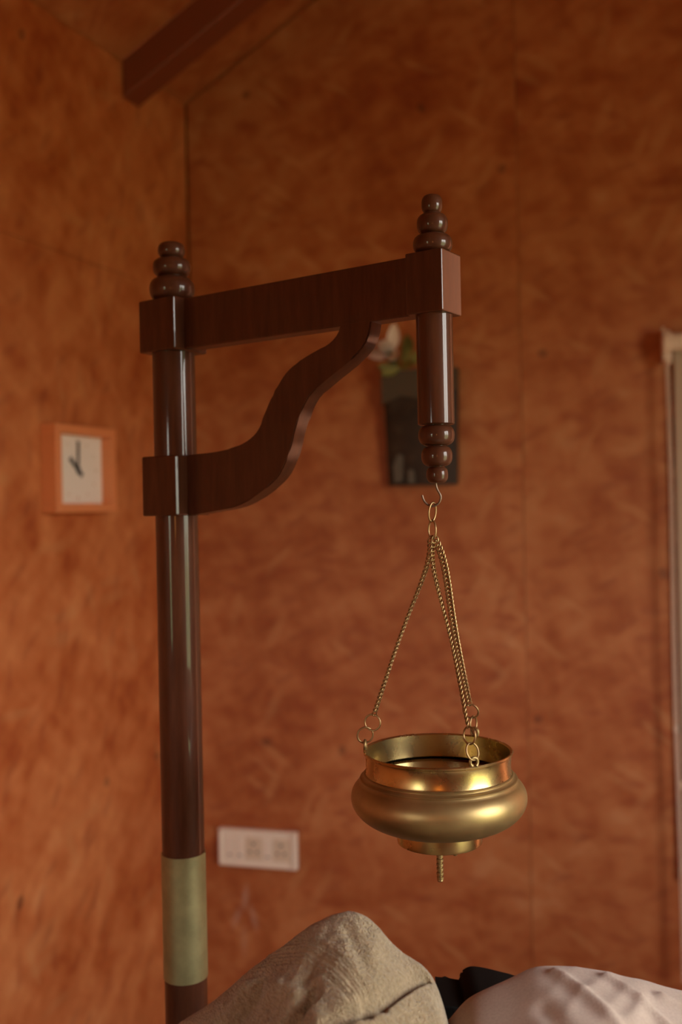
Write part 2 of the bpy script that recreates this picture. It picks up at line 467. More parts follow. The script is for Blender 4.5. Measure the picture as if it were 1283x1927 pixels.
dn, tn, mn = tr_.nodes.new('ShaderNodeBsdfDiffuse'), tr_.nodes.new('ShaderNodeBsdfTranslucent'), tr_.nodes.new('ShaderNodeMixShader')
dn.inputs[0].default_value = (.75, .38, .28, 1); tn.inputs[0].default_value = (.58, .26, .17, 1); mn.inputs[0].default_value = .5
tr_.links.new(dn.outputs[0], mn.inputs[1]); tr_.links.new(tn.outputs[0], mn.inputs[2]); tr_.links.new(mn.outputs[0], tr_.nodes['Material Output'].inputs[0])
def added_curtain():  # unseen cloth, added to throw a pink glow on end block and brass
    bm = bmesh.new(); A, B = [], []
    for i in range(61):
        t = 2.77 + .58 * i / 60; off = NB * (.035 + .016 * math.sin(i * .75))
        A.append(bm.verts.new(P(t, 0, .10) + off)); B.append(bm.verts.new(P(t, 0, 3.04) + off))
    for k in range(60): bm.faces.new((A[k], A[k + 1], B[k + 1], B[k]))
    return finish(bm, 60)
tag(link('added_curtain', added_curtain(), cu_m), 'peach cloth across an unseen doorway beyond the blind, added for its pink glow', 'added_curtain')
# sun: steep, in through the openings of the right-hand wall
sd = (P(2.6, .75, 0) - P(TW, .7, 1.5)).normalized()
so.rotation_euler = sd.to_track_quat('-Z', 'Y').to_euler()

# small warm wall lamp on the rear wall
lp = tag(empty('wall_lamp', P(2.42, QD, 1.72) - NB * -0.0), 'wall lamp with a glowing orange paper shade on the rear wall', 'lamp')
lp.rotation_euler = (0, 0, math.atan2(-NB.y, -NB.x) + math.pi / 2)
link('back_plate', box(-.05, .05, -.02, .0, -.06, .06, .006), M['brass'], lp)
link('arm', tube([(0, -.015, 0), (0, -.07, -.02), (0, -.11, .0)], .008), M['brass'], lp)
link('cup', lathe([(0, 0), (.03, .005), (.035, .03)], 24, cap=False), M['brass'], lp, (0, -.11, 0))
mg = mat('glowing_paper_shade', (1, .7, .4), .8); b_ = mg.node_tree.nodes['Principled BSDF']
b_.inputs['Emission Color'].default_value = (1, .42, .10, 1); b_.inputs['Emission Strength'].default_value = 16
link('shade', lathe([(.075, -.10), (.085, .0), (.075, .26)], 32, cap=False), mg, lp, (0, -.11, 0))

# ------------------------------------------------------------------ the wooden stand
PH = math.radians(-34)
POST = Vector((-.225574, 1.366954, 0))
st = tag(empty('oil_stand', POST, PH), 'dark polished wooden stand with turned post and bracketed arm holding the brass bowl', 'stand')
# local axes: +X along the arm towards the bowl, -Y the face towards the lens
WD = M['wood']
def bead_profile(r, z0, z1, rin, k=2.6, n=14):
    """Outline of a flattened turned bead between two heights."""
    out = []; zc, h = (z0 + z1) / 2, (z1 - z0) / 2
    for i in range(n + 1):
        th = -math.pi / 2 + math.pi * i / n
        cx, sx_ = abs(math.cos(th)) ** (2 / k), math.copysign(abs(math.sin(th)) ** (2 / k), math.sin(th))
        out.append((rin + (r - rin) * cx, zc + h * sx_))
    return out
R0 = .0290
link('post', lathe([(R0, .04), (R0, ZC + .224)], 48), WD, st)
sl = link('brass_sleeve', lathe([(R0, ZC - .632), (R0 + .0012, ZC - .632), (R0 + .0012, ZC - .462), (R0, ZC - .462)], 48, cap=False), M['brass_sleeve'], st)
sl['label'] = 'dull greenish brass sleeve'
hb = .0325
link('upper_block', box(-hb, hb, -hb, hb, ZC + .2215, ZC + .2925, .0022), WD, st)
link('lower_block', box(-hb, hb, -hb, hb, ZC - .0005, ZC + .0805, .0022), WD, st)
ARM = .406
link('arm', box(hb - .004, ARM - .021, -.0125, .0125, ZC + .2235, ZC + .2915, .0018), WD, st)
link('end_block', box(ARM - .0235, ARM + .0235, -.0235, .0235, ZC + .2225, ZC + .2925, .0016), WD, st)
up = [(0.030, 0.0800), (0.0373, 0.0807), (0.0855, 0.0825), (0.1157, 0.0872), (0.1373, 0.0943), (0.1534, 0.1056), (0.1655, 0.1244), (0.1802, 0.1495), (0.1959, 0.1702), (0.2108, 0.182), (0.2363, 0.1932), (0.2664, 0.2043), (0.2799, 0.215), (0.2838, 0.2245)]
lo = [(0.030, 0.0), (0.0409, 0.0001), (0.0834, 0.005), (0.1219, 0.0112), (0.1592, 0.0281), (0.1878, 0.0482), (0.2052, 0.0782), (0.2124, 0.0993), (0.219, 0.116), (0.235, 0.1417), (0.2574, 0.1576), (0.2871, 0.1745), (0.3083, 0.1876), (0.3214, 0.2013), (0.327, 0.2155), (0.3286, 0.2245)]
def resample(pts, n):
    s = smooth_path([(x, 0, z) for x, z in pts], 8); L = [0]
    for a, b in zip(s, s[1:]): L.append(L[-1] + (b - a).length)
    out = []
    j = 0
    for i in range(n):
        d = L[-1] * i / (n - 1)
        while j < len(L) - 2 and L[j + 1] < d: j += 1
        f = (d - L[j]) / max(L[j + 1] - L[j], 1e-9); out.append(s[j].lerp(s[j + 1], min(1, f)))
    return out
def bracket():
    A, B = resample(up, 48), resample(lo, 48)
    bm = bmesh.new(); y = .0125
    g = [[bm.verts.new((p.x, yy, ZC + p.z)) for p in L] for yy in (-y, y) for L in (A, B)]
    af, bf, ab, bb = g
    edges = []
    for k in range(47):
        bm.faces.new((af[k], af[k + 1], bf[k + 1], bf[k])); bm.faces.new((ab[k], ab[k + 1], bb[k + 1], bb[k]))
        bm.faces.new((af[k], af[k + 1], ab[k + 1], ab[k])); bm.faces.new((bf[k], bf[k + 1], bb[k + 1], bb[k]))
    bm.faces.new((af[0], bf[0], bb[0], ab[0])); bm.faces.new((af[-1], bf[-1], bb[-1], ab[-1]))
    rows = [set(r) for r in (af, bf, ab, bb)]
    ed = [e_ for e_ in bm.edges if any(e_.verts[0] in r and e_.verts[1] in r for r in rows)]
    bmesh.ops.bevel(bm, geom=ed, offset=.0015, segments=2, affect='EDGES')
    return finish(bm, 30)
br = link('curved_bracket', bracket(), WD, st); br['label'] = 'S-curved bracket under the arm'

def finial(x, z0, zs, rs, core, up_=True):
    f = link('finial', lathe([(core[0], z0), (core[1], zs[1]), (core[2], zs[-1] - .004 if up_ else zs[-1] + .004)], 32), WD, st, (x, 0, 0))
    for i, r in enumerate(rs):
        a, b = zs[i], zs[i + 1]
        pr = bead_profile(r, min(a, b), max(a, b), r * .38, 2.5)
        pr = [(0, pr[0][1])] + pr + [(0, pr[-1][1])]
        link('bead', lathe(pr, 48, 50), WD, f)
    return f
finial(0, ZC + .2925, [ZC + .2925, ZC + .3265, ZC + .3525, ZC + .374], [.0310, .0260, .0186], (.022, .017, .010))
finial(ARM, ZC + .2925, [ZC + .2925, ZC + .3155, ZC + .339, ZC + .3605], [.0226, .0178, .0120], (.016, .011, .007))
link('drop_rod', lathe([(0, ZC + .0975), (.0195, ZC + .0975), (.021, ZC + .0985), (.021, ZC + .2225)], 48), WD, st, (ARM, 0, 0))
finial(ARM, ZC + .0975, [ZC + .0975, ZC + .0735, ZC + .050, ZC + .031], [.0208, .0178, .0124], (.013, .010, .006), False)
# base: cross feet on the floor
link('foot', box(-.30, .30, -.035, .035, 0, .05, .006), WD, st); link('foot', box(-.035, .035, -.30, .30, .0, .049, .006), WD, st)
link('foot_collar', lathe([(.055, .045), (.055, .07), (.04, .085), (.03, .09)], 32), WD, st)

# hook under the drop rod, in the plane facing the lens
PEND = POST + Vector((math.cos(PH), math.sin(PH), 0)) * ARM
px = .000609
def hk(x, y): return ((x - 641.5 - .02 * (y - 963.5)) / 1643 - PEND.x, 0, -((y - 963.5) + .02 * (x - 641.5)) / 1643 + ZC)
pts = [hk(*p) for p in ((820, 902), (820.5, 914), (823, 922), (828, 931), (829, 938), (825.5, 946.5), (818, 951.5), (811, 952), (803, 948.5), (797, 941), (794, 932))]
hk_o = link('hook', tube(smooth_path(pts, 6), .00125, 10), M['steel'], st, (ARM, 0, 0), (0, 0, -PH)); hk_o['label'] = 'dark wire hook'

# ------------------------------------------------------------------ brass bowl and chains
BC = Vector((.1052, 1.14, 0)); RU = .0035
bowl = tag(empty('brass_bowl', BC + Vector((0, 0, ZC - .278))), 'round brass dripping bowl with wide neck and ribbed spout hanging from chains', 'bowl')
def arc(r0, z0, r1, z1, k, n, a0=0, a1=90):
    return [(r0 + (r1 - r0) * math.sin(math.radians(a0 + (a1 - a0) * i / n)) ** k, z0 + (z1 - z0) * (1 - math.cos(math.radians(a0 + (a1 - a0) * i / n))) ** k) for i in range(n + 1)]
# belly: shoulder under the neck, widest at -.046, under-curve to the foot
bel = [(.0832, -.0212), (.0850, -.0216), (.0856, -.0226), (.0848, -.0238), (.0850, -.0245), (.0884, -.0264), (.0896, -.0267), (.0901, -.0276), (.0893, -.0287)]
def sup(th, rc, a, zc, b, k): return (rc + a * abs(math.cos(th)) ** (2 / k), zc + b * math.copysign(abs(math.sin(th)) ** (2 / k), math.sin(th)))
sh = [sup(math.radians(d), .0790, .0212, -.0490, .0215, 2.0) for d in range(57, -1, -5)]
un = [sup(math.radians(d), .046, .0542, -.0490, .0345, 2.0) for d in range(-4, -89, -4)]
inn = [(.0, -.0815)] + [sup(math.radians(d), .046, .0525, -.0490, .0325, 2.0) for d in range(-86, -3, 6)] + [sup(math.radians(d), .0790, .0195, -.0490, .0200, 2.0) for d in range(0, 67, 6)] + [(.0822, -.0235)]
b_prof = bel + sh + un + [(.0, -.0836)]
link('belly', lathe(b_prof, 96, 50, cap=False), M['brass_satin'], bowl)
link('inner_lining', lathe(inn, 96, 50, cap=False), M['brass'], bowl)
link('neck_band', lathe([(.0838, -.0222), (.0826, -.0195), (.0828, RU - .006), (.0834, RU - .0035), (.0850, RU - .0022), (.0853, RU - .0006), (.0846, RU + .0004), (.0830, RU + .0004), (.0816, RU - .001), (.0812, -.012), (.0808, -.0235), (.0838, -.0222)], 96, 35, cap=False), M['brass'], bowl)
link('foot_ring', lathe([(.0, -.080), (.0485, -.080), (.0485, -.083), (.0488, -.098), (.0484, -.1005), (.0474, -.1012), (.0440, -.1012), (.043, -.099), (.0, -.099)], 72, 30), M['brass'], bowl)
oil = mat('golden_oil', (.28, .13, .03), .06, spec=.6, coat=.5, coat_r=.03)
tag(link('oil', lathe([(0, -.0290), (.0804, -.0290), (.0806, -.0265), (0, -.0265)], 72, 30), oil, None, BC + Vector((0, 0, ZC - .278))), 'golden brown oil filling the brass bowl up to its neck', 'oil', kind='stuff')
spp = [(0, -.095), (.0105, -.095), (.0105, -.102), (.0045, -.104), (.0039, -.107), (.0039, -.1195)]
z = -.1195
for k in range(5): spp += [(.0026, z - .0004), (.0026, z - .0014), (.0040, z - .0018), (.0040, z - .0044), (.0034, z - .0050)]; z -= .0051
spp += [(.0036, z - .001), (.003, z - .002), (0, z - .002)]
link('spout', lathe(spp, 24, 30), M['brass_satin'], bowl)
for (ax_, ay_) in ((.030, -.022), (.014, -.034)):
    link('rivet', lathe([(0, -.1065), (.002, -.106), (.0028, -.104), (.0022, -.0985)], 16), M['brass_satin'], bowl, (ax_, ay_, 0))

RL = .0835; LUGZ = .0
ANG = [math.radians(a) for a in (172, -68, 52)]
def lug():
    pts = [(0, .0045 * math.cos(math.radians(a)), .0050 + .0048 * math.sin(math.radians(a))) for a in range(-60, 241, 20)]
    bm = bmesh.new(); tube_bm(bm, pts, .0018, 8, radii=[.0024, .0021] + [.0018] * (len(pts) - 4) + [.0021, .0024])
    return finish(bm, 60)
lug_me = lug(); lug_me.materials.append(M['brass_satin'])
for a in ANG: link('lug', lug_me, None, bowl, (RL * math.cos(a), RL * math.sin(a), RU - .0002), (0, 0, a))

def ring_mesh(rx, rz, r, n=32, m=8):
    return tube([(rx * math.cos(2 * math.pi * k / n), 0, rz * math.sin(2 * math.pi * k / n)) for k in range(n)], r, m, closed=True)
def link_mesh():
    """One curb link: an oval of wire twisted about its length (Z)."""
    pts = []
    for k in range(20):
        th = 2 * math.pi * k / 20; x, z_ = .0036 * math.cos(th), .0044 * math.sin(th)
        tw = math.radians(38) * (z_ / .0044); pts.append((x * math.cos(tw), x * math.sin(tw), z_))
    return tube(pts, .00090, 6, closed=True)
ring_me = ring_mesh(.0092, .0092, .00105); ring_me.materials.append(M['brass_chain'])
cl_me = link_mesh(); cl_me.materials.append(M['brass_chain'])
TOP = Vector((.1040, 1.14, ZC - .0335))
names = ['brass curb chain leading to the lug nearest the post', 'brass curb chain leading to the front lug of the bowl', 'brass curb chain leading to the lug at the back of the bowl']
for k, a in enumerate(ANG):
    base = BC + Vector((RL * math.cos(a), RL * math.sin(a), ZC - .278 + RU + .0075))
    top = TOP + Vector((math.cos(a) * .0022 + (.0018 if k == 2 else 0), math.sin(a) * .0018, 0))
    d = (top - base); L = d.length; d.normalize()
    ch = tag(empty('hanging_chain', base), names[k], 'chain', 'three brass chains carrying the bowl')
    # ring 1 hooks the lug, ring 2 crosses it, then the links
    side = Vector((0, 1, 0)) if k != 0 else Vector((0, 1, 0))
    yaw = (0, math.radians(62), math.radians(70))[k]
    def orient(dirv, tw):
        q = dirv.to_track_quat('Z', 'Y').to_matrix().to_4x4()
        return q @ Matrix.Rotation(tw, 4, 'Z')
    c1, c2 = d * .0085, d * .0255
    if k == 0: c1 = c1 + Vector((-.0025, 0, .0005)); c2 = c2 + Vector((.0008, 0, -.001))
    # track quat keeps Z along the chain; face the ring by rotating about it
    def face(dirv, ang):
        zax = dirv; xax = (Vector((1, 0, 0)) - zax * zax.x).normalized(); yax = zax.cross(xax)
        m = Matrix((xax, yax, zax)).transposed().to_4x4()
        return m @ Matrix.Rotation(ang, 4, 'Z')
    r1 = link('ring', ring_me, None, ch); r1.matrix_local = Matrix.Translation(c1) @ face(d, (math.radians(12), math.radians(40), math.radians(60))[k])
    r2 = link('ring', ring_me, None, ch); r2.matrix_local = Matrix.Translation(c2) @ face(d, (math.radians(-18), math.radians(-55), math.radians(-20))[k])
    s = .0255 + .0118
    pitch = .0050; N = int((L - s) / pitch); pitch = (L - s) / N
    bow = (.0055, -.0055, .0045)[k]
    tilt = (math.radians(25), math.radians(65), math.radians(-40))[k]
    for i in range(N + 1):
        o = link('chain_link', cl_me, None, ch)
        sq = i / N; sag = Vector((bow * 14.9 * sq ** 5 * (1 - sq), 0, -.0008 * math.sin(math.pi * sq)))
        o.matrix_local = Matrix.Translation(d * (s + i * pitch) + sag) @ face(d, tilt * .5 + .3 * math.sin(i * .09 + k)) @ Matrix.Rotation(math.radians(42), 4, 'Z')
cn_me = ring_mesh(.0058, .0108, .0011); cn_me.materials.append(M['brass_chain'])
c1 = link('connector_link', cn_me, None, None, (.1045, 1.14, ZC - .0035 + .0015), (math.radians(4), math.radians(6), math.radians(42)))
tag(c1, 'upper oval brass link hooked over the dark wire hook', 'link', 'oval links under the hook')
c2 = link('connector_link', cn_me, None, None, (.1040, 1.14, ZC - .0228), (math.radians(-4), math.radians(-4), math.radians(-50)))
tag(c2, 'lower oval brass link gathering the tops of the three chains', 'link', 'oval links under the hook')

# ------------------------------------------------------------------ clock on the left wall
ck = tag(empty('wall_clock', P(0, 0, ZC) + W * .62 + NL * .0), 'square wall clock with orange wooden frame and cream face', 'clock')
ck.rotation_euler = (0, 0, math.atan2(-W.y, -W.x))          # local +X towards the corner, -Y into the room
X0, X1, ZA, ZB, DP = -.131, .131, .013, .247, .05
fw = .024
def ckbox(name, x0, x1, z0, z1, y0, y1, m, p=ck, bev=.002): return link(name, box(x0, x1, y0, y1, z0, z1, bev), m, p)
fr = ckbox('frame_rail', X0, X1, ZA, ZA + fw, -DP, 0, M['clock_frame']); ckbox('frame_rail', X0, X1, ZB - fw, ZB, -DP, 0, M['clock_frame'])
ckbox('frame_stile', X0, X0 + fw, ZA + fw, ZB - fw, -DP, 0, M['clock_frame']); ckbox('frame_stile', X1 - fw, X1, ZA + fw, ZB - fw, -DP, 0, M['clock_frame'])
fc = ckbox('clock_face', X0 + fw, X1 - fw, ZA + fw, ZB - fw, -.016, 0, M['clock_face'], bev=0)
cx_, cz_ = .0, .130
def hand(ang, ln, wd, tail):
    me = box(-wd / 2, wd / 2, -.0185, -.0170, -tail, ln, 0)
    o = link('clock_hand', me, M['ink'], ck, (cx_, 0, cz_)); o.rotation_euler = (0, math.radians(ang), 0); return o
hand(2, .078, .009, .012); hand(-48, .046, .012, .024)
link('hand_boss', lathe([(0, 0), (.007, 0), (.007, .004), (0, .004)], 20), M['ink'], ck, (cx_, -.017, cz_), (math.radians(90), 0, 0))
for k in range(12):
    th = math.radians(30 * k); hx, hz = cx_ + .082 * math.sin(th), cz_ + .078 * math.cos(th)
    mk_ = box(-.0022, .0022, -.0168, -.0160, -.006 if k % 3 == 0 else -.003, .006 if k % 3 == 0 else .003, 0)
    link('hour_mark', mk_, M['plastic_shade'], fc, (hx, 0, hz), (0, th, 0))

# ------------------------------------------------------------------ switch plate on the back wall
sp_ = tag(empty('switch_plate', C + U * .209 + Vector((0, 0, ZC - 1.087))), 'ivory switch and socket plate screwed to the gable wall', 'switch')
sp_.rotation_euler = (0, 0, math.atan2(U.y, U.x))
def spb(name, x0, x1, z0, z1, y0, y1, m, p=sp_, bev=.003): return link(name, box(x0, x1, y0, y1, z0, z1, bev), m, p)
spb('plate', -.134, .134, -.060, .060, -.016, 0, M['plastic'])
spb('rim', -.134, .134, .050, .060, -.022, -.014, M['plastic']); spb('rim', -.134, .134, -.060, -.050, -.022, -.014, M['plastic'])
spb('rim', -.134, -.122, -.050, .050, -.022, -.014, M['plastic']); spb('rim', .117, .134, -.050, .050, -.024, -.014, M['plastic'])
for x0, x1, kind in ((-.110, -.080, 's'), (-.076, -.046, 's'), (-.040, .014, 'p'), (.020, .050, 's'), (.054, .108, 'p')):
    mo = spb('rocker' if kind == 's' else 'socket', x0, x1, -.036, .036, -.020, -.014, M['plastic_shade'] if kind == 'p' else M['plastic'], bev=.002)
    if kind == 'p':
        xc = (x0 + x1) / 2
        for dx, dz, r in ((0, .016, .0045), (-.012, -.010, .0038), (.012, -.010, .0038)):
            link('socket_hole', lathe([(0, 0), (r, 0), (r, .0012), (0, .0012)], 16), M['ink'], mo, (xc + dx, -.0195, dz), (math.radians(90), 0, 0))
    else:
        link('switch_mark', box((x0 + x1) / 2 - .006, (x0 + x1) / 2 + .006, -.0206, -.0198, -.026, -.022, 0), M['slate_rim'], mo)

# ------------------------------------------------------------------ wall vase with a spray of flowers
vz = tag(empty('wall_vase', C + U * .777 + Vector((0, 0, ZC + .078))), 'tall dark slate wall vase hanging on the gable wall', 'vase')
vz.rotation_euler = (0, 0, math.atan2(U.y, U.x))
def vase_body():
    bm = bmesh.new(); rows = []
    for z_, hw, dp in ((0, .106, .038), (.08, .108, .044), (.2, .111, .050), (.30, .114, .054), (.352, .116, .056)):
        rows.append([bm.verts.new(p) for p in ((-hw, 0, z_), (-hw, -dp * .8, z_), (-hw * .85, -dp, z_), (hw * .85, -dp, z_), (hw, -dp * .8, z_), (hw, 0, z_))])
    for A, B in zip(rows, rows[1:]):
        for k in range(6): bm.faces.new((A[k], A[(k + 1) % 6], B[(k + 1) % 6], B[k]))
    bm.faces.new(rows[0])
    R = rows[-1]; ctr = [bm.verts.new((v.co.x * .9, -.006 + (v.co.y + .006) * .84, .352)) for v in R]; inn_ = [bm.verts.new((v.co.x, v.co.y, .25)) for v in ctr]
    for k in range(6):
        q = (k + 1) % 6; bm.faces.new((R[k], R[q], ctr[q], ctr[k])); bm.faces.new((ctr[k], ctr[q], inn_[q], inn_[k]))
    bm.faces.new(inn_)
    return finish(bm, 30)
link('vase_body', vase_body(), M['slate'], vz)
def sheet_rel(pts, y, th, m, name, parent):
    bm = bmesh.new(); A = [bm.verts.new((x, y, z_)) for x, z_ in pts]; B = [bm.verts.new((x, y + th, z_)) for x, z_ in pts]
    n = len(pts); bm.faces.new(A); bm.faces.new(B)
    for k in range(n): bm.faces.new((A[k], A[(k + 1) % n], B[(k + 1) % n], B[k]))
    return link(name, finish(bm, 0), m, parent)
o = sheet_rel([(-.117, .250), (-.06, .275), (.02, .262), (.116, .290), (.1185, .354), (-.1185, .354)], -.058, .006, M['slate_rim'], 'rough_collar', vz); o['label'] = 'paler grey rough collar'
sheet_rel([(-.085, .01), (-.06, .012), (-.055, .09), (-.072, .098), (-.088, .06)], -.0465, .006, M['slate_streak'], 'mineral_streak', vz)
sheet_rel([(-.045, .005), (-.020, .006), (-.024, .045), (-.040, .050)], -.045, .006, M['slate_streak'], 'mineral_streak', vz)

fl = tag(empty('flower_spray', vz.location + U * -.05 - NB * -.030 + Vector((0, 0, .33))), 'pale pink artificial flower with green leaves standing in the slate vase', 'flower')
fl.rotation_euler = vz.rotation_euler
def petal(L, wd, cup=.25):
    bm = bmesh.new(); rows = []
    for i in range(9):
        t = i / 8; hw = wd * math.sin(math.pi * min(1, .06 + t * .94)) ** .7 * (1 if t < 1 else .05); row = []
        for j in range(5):
            s = (j - 2) / 2; row.append(bm.verts.new((s * hw, -cup * wd * (s * s) - .15 * L * t * t, L * t)))
        rows.append(row)
    for A, B in zip(rows, rows[1:]):
        for k in range(4): bm.faces.new((A[k], A[k + 1], B[k + 1], B[k]))
    ex = bmesh.ops.solidify(bm, geom=bm.faces[:], thickness=.0015)
    return finish(bm, 60)
pt = petal(.088, .020); pt.materials.append(M['petal']); lf = petal(.075, .016, .15); lf.materials.append(M['leaf'])
ctr = Vector((-.032, -.03, .082))
for ang, tilt in ((12, 8), (-72, 20), (-105, 32), (150, 50), (-48, 60)):
    link('petal', pt, None, fl, ctr, (math.radians(tilt), math.radians(ang), 0))
for loc, ang, tilt, s in (((0, -.02, .05), 30, 10, 1), ((.012, -.02, .055), 8, 15, 1.1), ((-.02, -.025, .035), -30, 15, .8), ((-.03, -.02, .03), -80, 25, .7), ((.0, -.03, .03), 70, 30, .7), ((-.01, -.03, .03), -115, 30, .9), ((.02, -.02, .04), 50, 0, 1.0)):
    o = link('leaf', lf, None, fl, loc, (math.radians(tilt), math.radians(ang), 0)); o.scale = (s, s, s)
link('stem', tube(smooth_path([(0, 0, -.05), (-.005, -.01, .02), ctr]), .0025, 8), M['leaf'], fl)

# ------------------------------------------------------------------ roller blind on the back wall
bl = tag(empty('roller_blind', C + U * 1.49 + Vector((0, 0, ZC))), 'peach roller blind with bead chain at the end of the gable wall', 'blind')
bl.rotation_euler = (0, 0, math.atan2(U.y, U.x))
def lat_x(prof, n=32):
    me = lathe(prof, n, 40); me.transform(Matrix.Rotation(math.radians(90), 4, 'Y')); return me
link('end_bracket', lat_x([(0, -.004), (.032, -.004), (.036, .0), (.036, .016), (.030, .022), (0, .022)]), M['blind_plastic'], bl, (0, -.06, .466))
link('bracket_plate', box(-.003, .004, -.075, .0, .415, .51, .002), M['blind_plastic'], bl)
link('chain_guide', box(.004, .022, -.075, -.052, .405, .440, .003), M['blind_plastic'], bl)
link('roller_tube', lat_x([(.026, .022), (.026, 1.20)]), M['blind_plastic'], bl, (0, -.06, .466))
link('end_bracket', lat_x([(0, 1.20), (.032, 1.20), (.036, 1.205), (.036, 1.22), (0, 1.222)]), M['blind_plastic'], bl, (0, -.06, .466))
link('blind_fabric', box(.030, 1.195, -.037, -.0355, -1.05, .455, 0), M['blind'], bl)
link('bottom_bar', box(.030, 1.195, -.043, -.030, -1.08, -1.05, .003), M['blind_plastic'], bl)
def bead_chain(xa, xb, za, zb, y):
    bm = bmesh.new(); n = int((za - zb) / .0062)
    for i in range(n):
        t = i / (n - 1); c = Vector((xa + (xb - xa) * t + .002 * math.sin(t * 9), y, za + (zb - za) * t))
        bmesh.ops.create_icosphere(bm, subdivisions=1, radius=.0034, matrix=Matrix.Translation(c) @ Matrix.Diagonal((1, 1, 1, 1)))
    tube_bm(bm, [(xa + (xb - xa) * t + .002 * math.sin(t * 9), y, za + (zb - za) * t) for t in [q / 24 for q in range(25)]], .0012, 5)
    return finish(bm, 60)
for (xa, xb, y) in ((.006, .017, -.070), (.0125, .024, -.064)):
    o = link('bead_chain', bead_chain(xa, xb, .41, -1.36, y), M['blind_plastic'], bl); o['kind'] = 'stuff'
link('chain_joint', lathe([(0, -.012), (.006, -.009), (.006, .009), (0, .012)], 12), M['blind_plastic'], bl, (.013, -.067, -.64))
link('chain_joint', lathe([(0, -.012), (.006, -.009), (.006, .009), (0, .012)], 12), M['blind_plastic'], bl, (.024, -.066, -.80))

# ------------------------------------------------------------------ massage table with linen
TZ = ZC - .68
tb = tag(empty('massage_table', (.55, .86, 0)), 'padded massage table under the towel and sheet', 'table')
link('padded_top', box(-1.15, 1.15, -.40, .40, TZ - .06, TZ, .02, 4), M['black'], tb)
link('table_frame', box(-1.11, 1.11, -.37, .37, TZ - .14, TZ - .06, .004), WD, tb)
for x in (-1.05, 1.05):
    for y in (-.32, .32): link('leg', box(x - .035, x + .035, y - .035, y + .035, 0, TZ - .14, .004), WD, tb)

def interp(x, pts):
    if x <= pts[0][0]: return pts[0][1]
    for (a, b), (c, d) in zip(pts, pts[1:]):
        if x <= c:
            t = (x - a) / (c - a); return b + (d - b) * t
    return pts[-1][1]
def smooth_interp(x, pts, r):
    return sum(interp(x + k * r / 4, pts) * wt for k, wt in zip(range(-4, 5), (1, 2, 3, 4, 5, 4, 3, 2, 1))) / 25
def seg_d(p, a, b):
    ab = (b[0] - a[0], b[1] - a[1]); t = ((p[0] - a[0]) * ab[0] + (p[1] - a[1]) * ab[1]) / (ab[0] ** 2 + ab[1] ** 2); t = max(0, min(1, t))
    return math.hypot(p[0] - a[0] - ab[0] * t, p[1] - a[1] - ab[1] * t), t
def sil(px_, py_, d):
    dx, dy = px_ - 641.5, py_ - 963.5; return ((dx - .02 * dy) / 1873.5 * d, -(dy + .02 * dx) / 1873.5 * d)

def drape(name, x0, x1, y0, y1, nx, ny, fn, m, label, cat, bandfn=None, floor_z=TZ):
    bm = bmesh.new(); g = []
    lay = bm.verts.layers.float.new('band')
    for j in range(ny):
        row = []
        for i in range(nx):
            x = x0 + (x1 - x0) * i / (nx - 1); y = y0 + (y1 - y0) * j / (ny - 1)
            p = fn(x, y); v = bm.verts.new((p[0], p[1], max(p[2], floor_z - ZC + .002) + ZC))
            if bandfn: v[lay] = bandfn(x, y)
            row.append(v)
        g.append(row)
    for j in range(ny - 1):
        for i in range(nx - 1): bm.faces.new((g[j][i], g[j][i + 1], g[j + 1][i + 1], g[j + 1][i]))
    me = finish(bm, 0)
    for p in me.polygons: p.use_smooth = True
    return tag(link(name, me, m), label, cat)

D1 = .95
tow_s = [sil(*p, D1) for p in ((150, 2050), (250, 1995), (345, 1930), (400, 1893), (460, 1845), (520, 1800), (560, 1770), (600, 1742), (630, 1727), (655, 1724), (680, 1729), (712, 1752), (735, 1780), (760, 1802), (795, 1824), (825, 1846), (841, 1868), (847, 1890))]
xe = tow_s[-1][0]
def towel_fn(x, y):
    S = smooth_interp(x, tow_s, .010)
    dl = D1 - y                                             # > 0 towards the lens
    S -= max(0, x - xe + .004) * 40 * 0
    if dl > 0: h = S - (math.sqrt(dl * dl + .03 ** 2) - .03) * .62 - .12 * dl
    else: h = S - (math.sqrt(dl * dl + .035 ** 2) - .035) * 1.5 + .10 * -dl * 0
    # rounded fold edge at the far right end
    ex = x - (xe - .030)
    if ex > 0:
        t = min(1, ex / .0305); h -= .05 * (1 - math.sqrt(max(0, 1 - t * t)))
        if ex > .030: h -= (ex - .030) * 60
    n1 = noise.noise(Vector((x * 9, y * 14, 1.3))) * .005 + noise.noise(Vector((x * 30 + 3, y * 38, 4.1))) * .0030 + noise.noise(Vector((x * 90, y * 110, 9.1))) * .0010 + noise.noise(Vector((x * 420, y * 520, 3.1))) * .0006 * (1 - towel_band(x, y))
    h += n1
    # creases
    h -= .0012 * towel_band(x, y)
    for a, b, dep, wd in (((-.03, .850), (.0131, .873), .017, .0042), ((.0131, .873), (.0271, .886), .015, .0040), ((.0271, .886), (.072, .946), .013, .0036), ((-.066, .868), (-.036, .888), .020, .0065), ((-.145, .912), (-.085, .922), .018, .0065), ((-.042, .900), (-.034, .905), .004, .004), ((-.10, .935), (-.068, .909), -.008, .008), ((-.03, .865), (-.055, .90), -.006, .009), ((.0, .93), (.012, .905), .004, .006), ((.03, .945), (.022, .915), -.003, .007)):
        dd, t = seg_d((x, y), a, b); h -= dep * math.exp(-(dd / wd) ** 2)
    return (x, y, h)
def towel_band(x, y):
    c = x * .645 + y * .764 + .004 * math.sin(x * 30)
    v = 1.0 if .6722 < c < .6815 and not (abs(c - .6745) < .0005 or abs(c - .6792) < .0005) else 0.0
    for m_ in (.6695, .6670, .6842, .6868): v = max(v, 1.0 if abs(c - m_) < .0007 else 0.0)
    return v
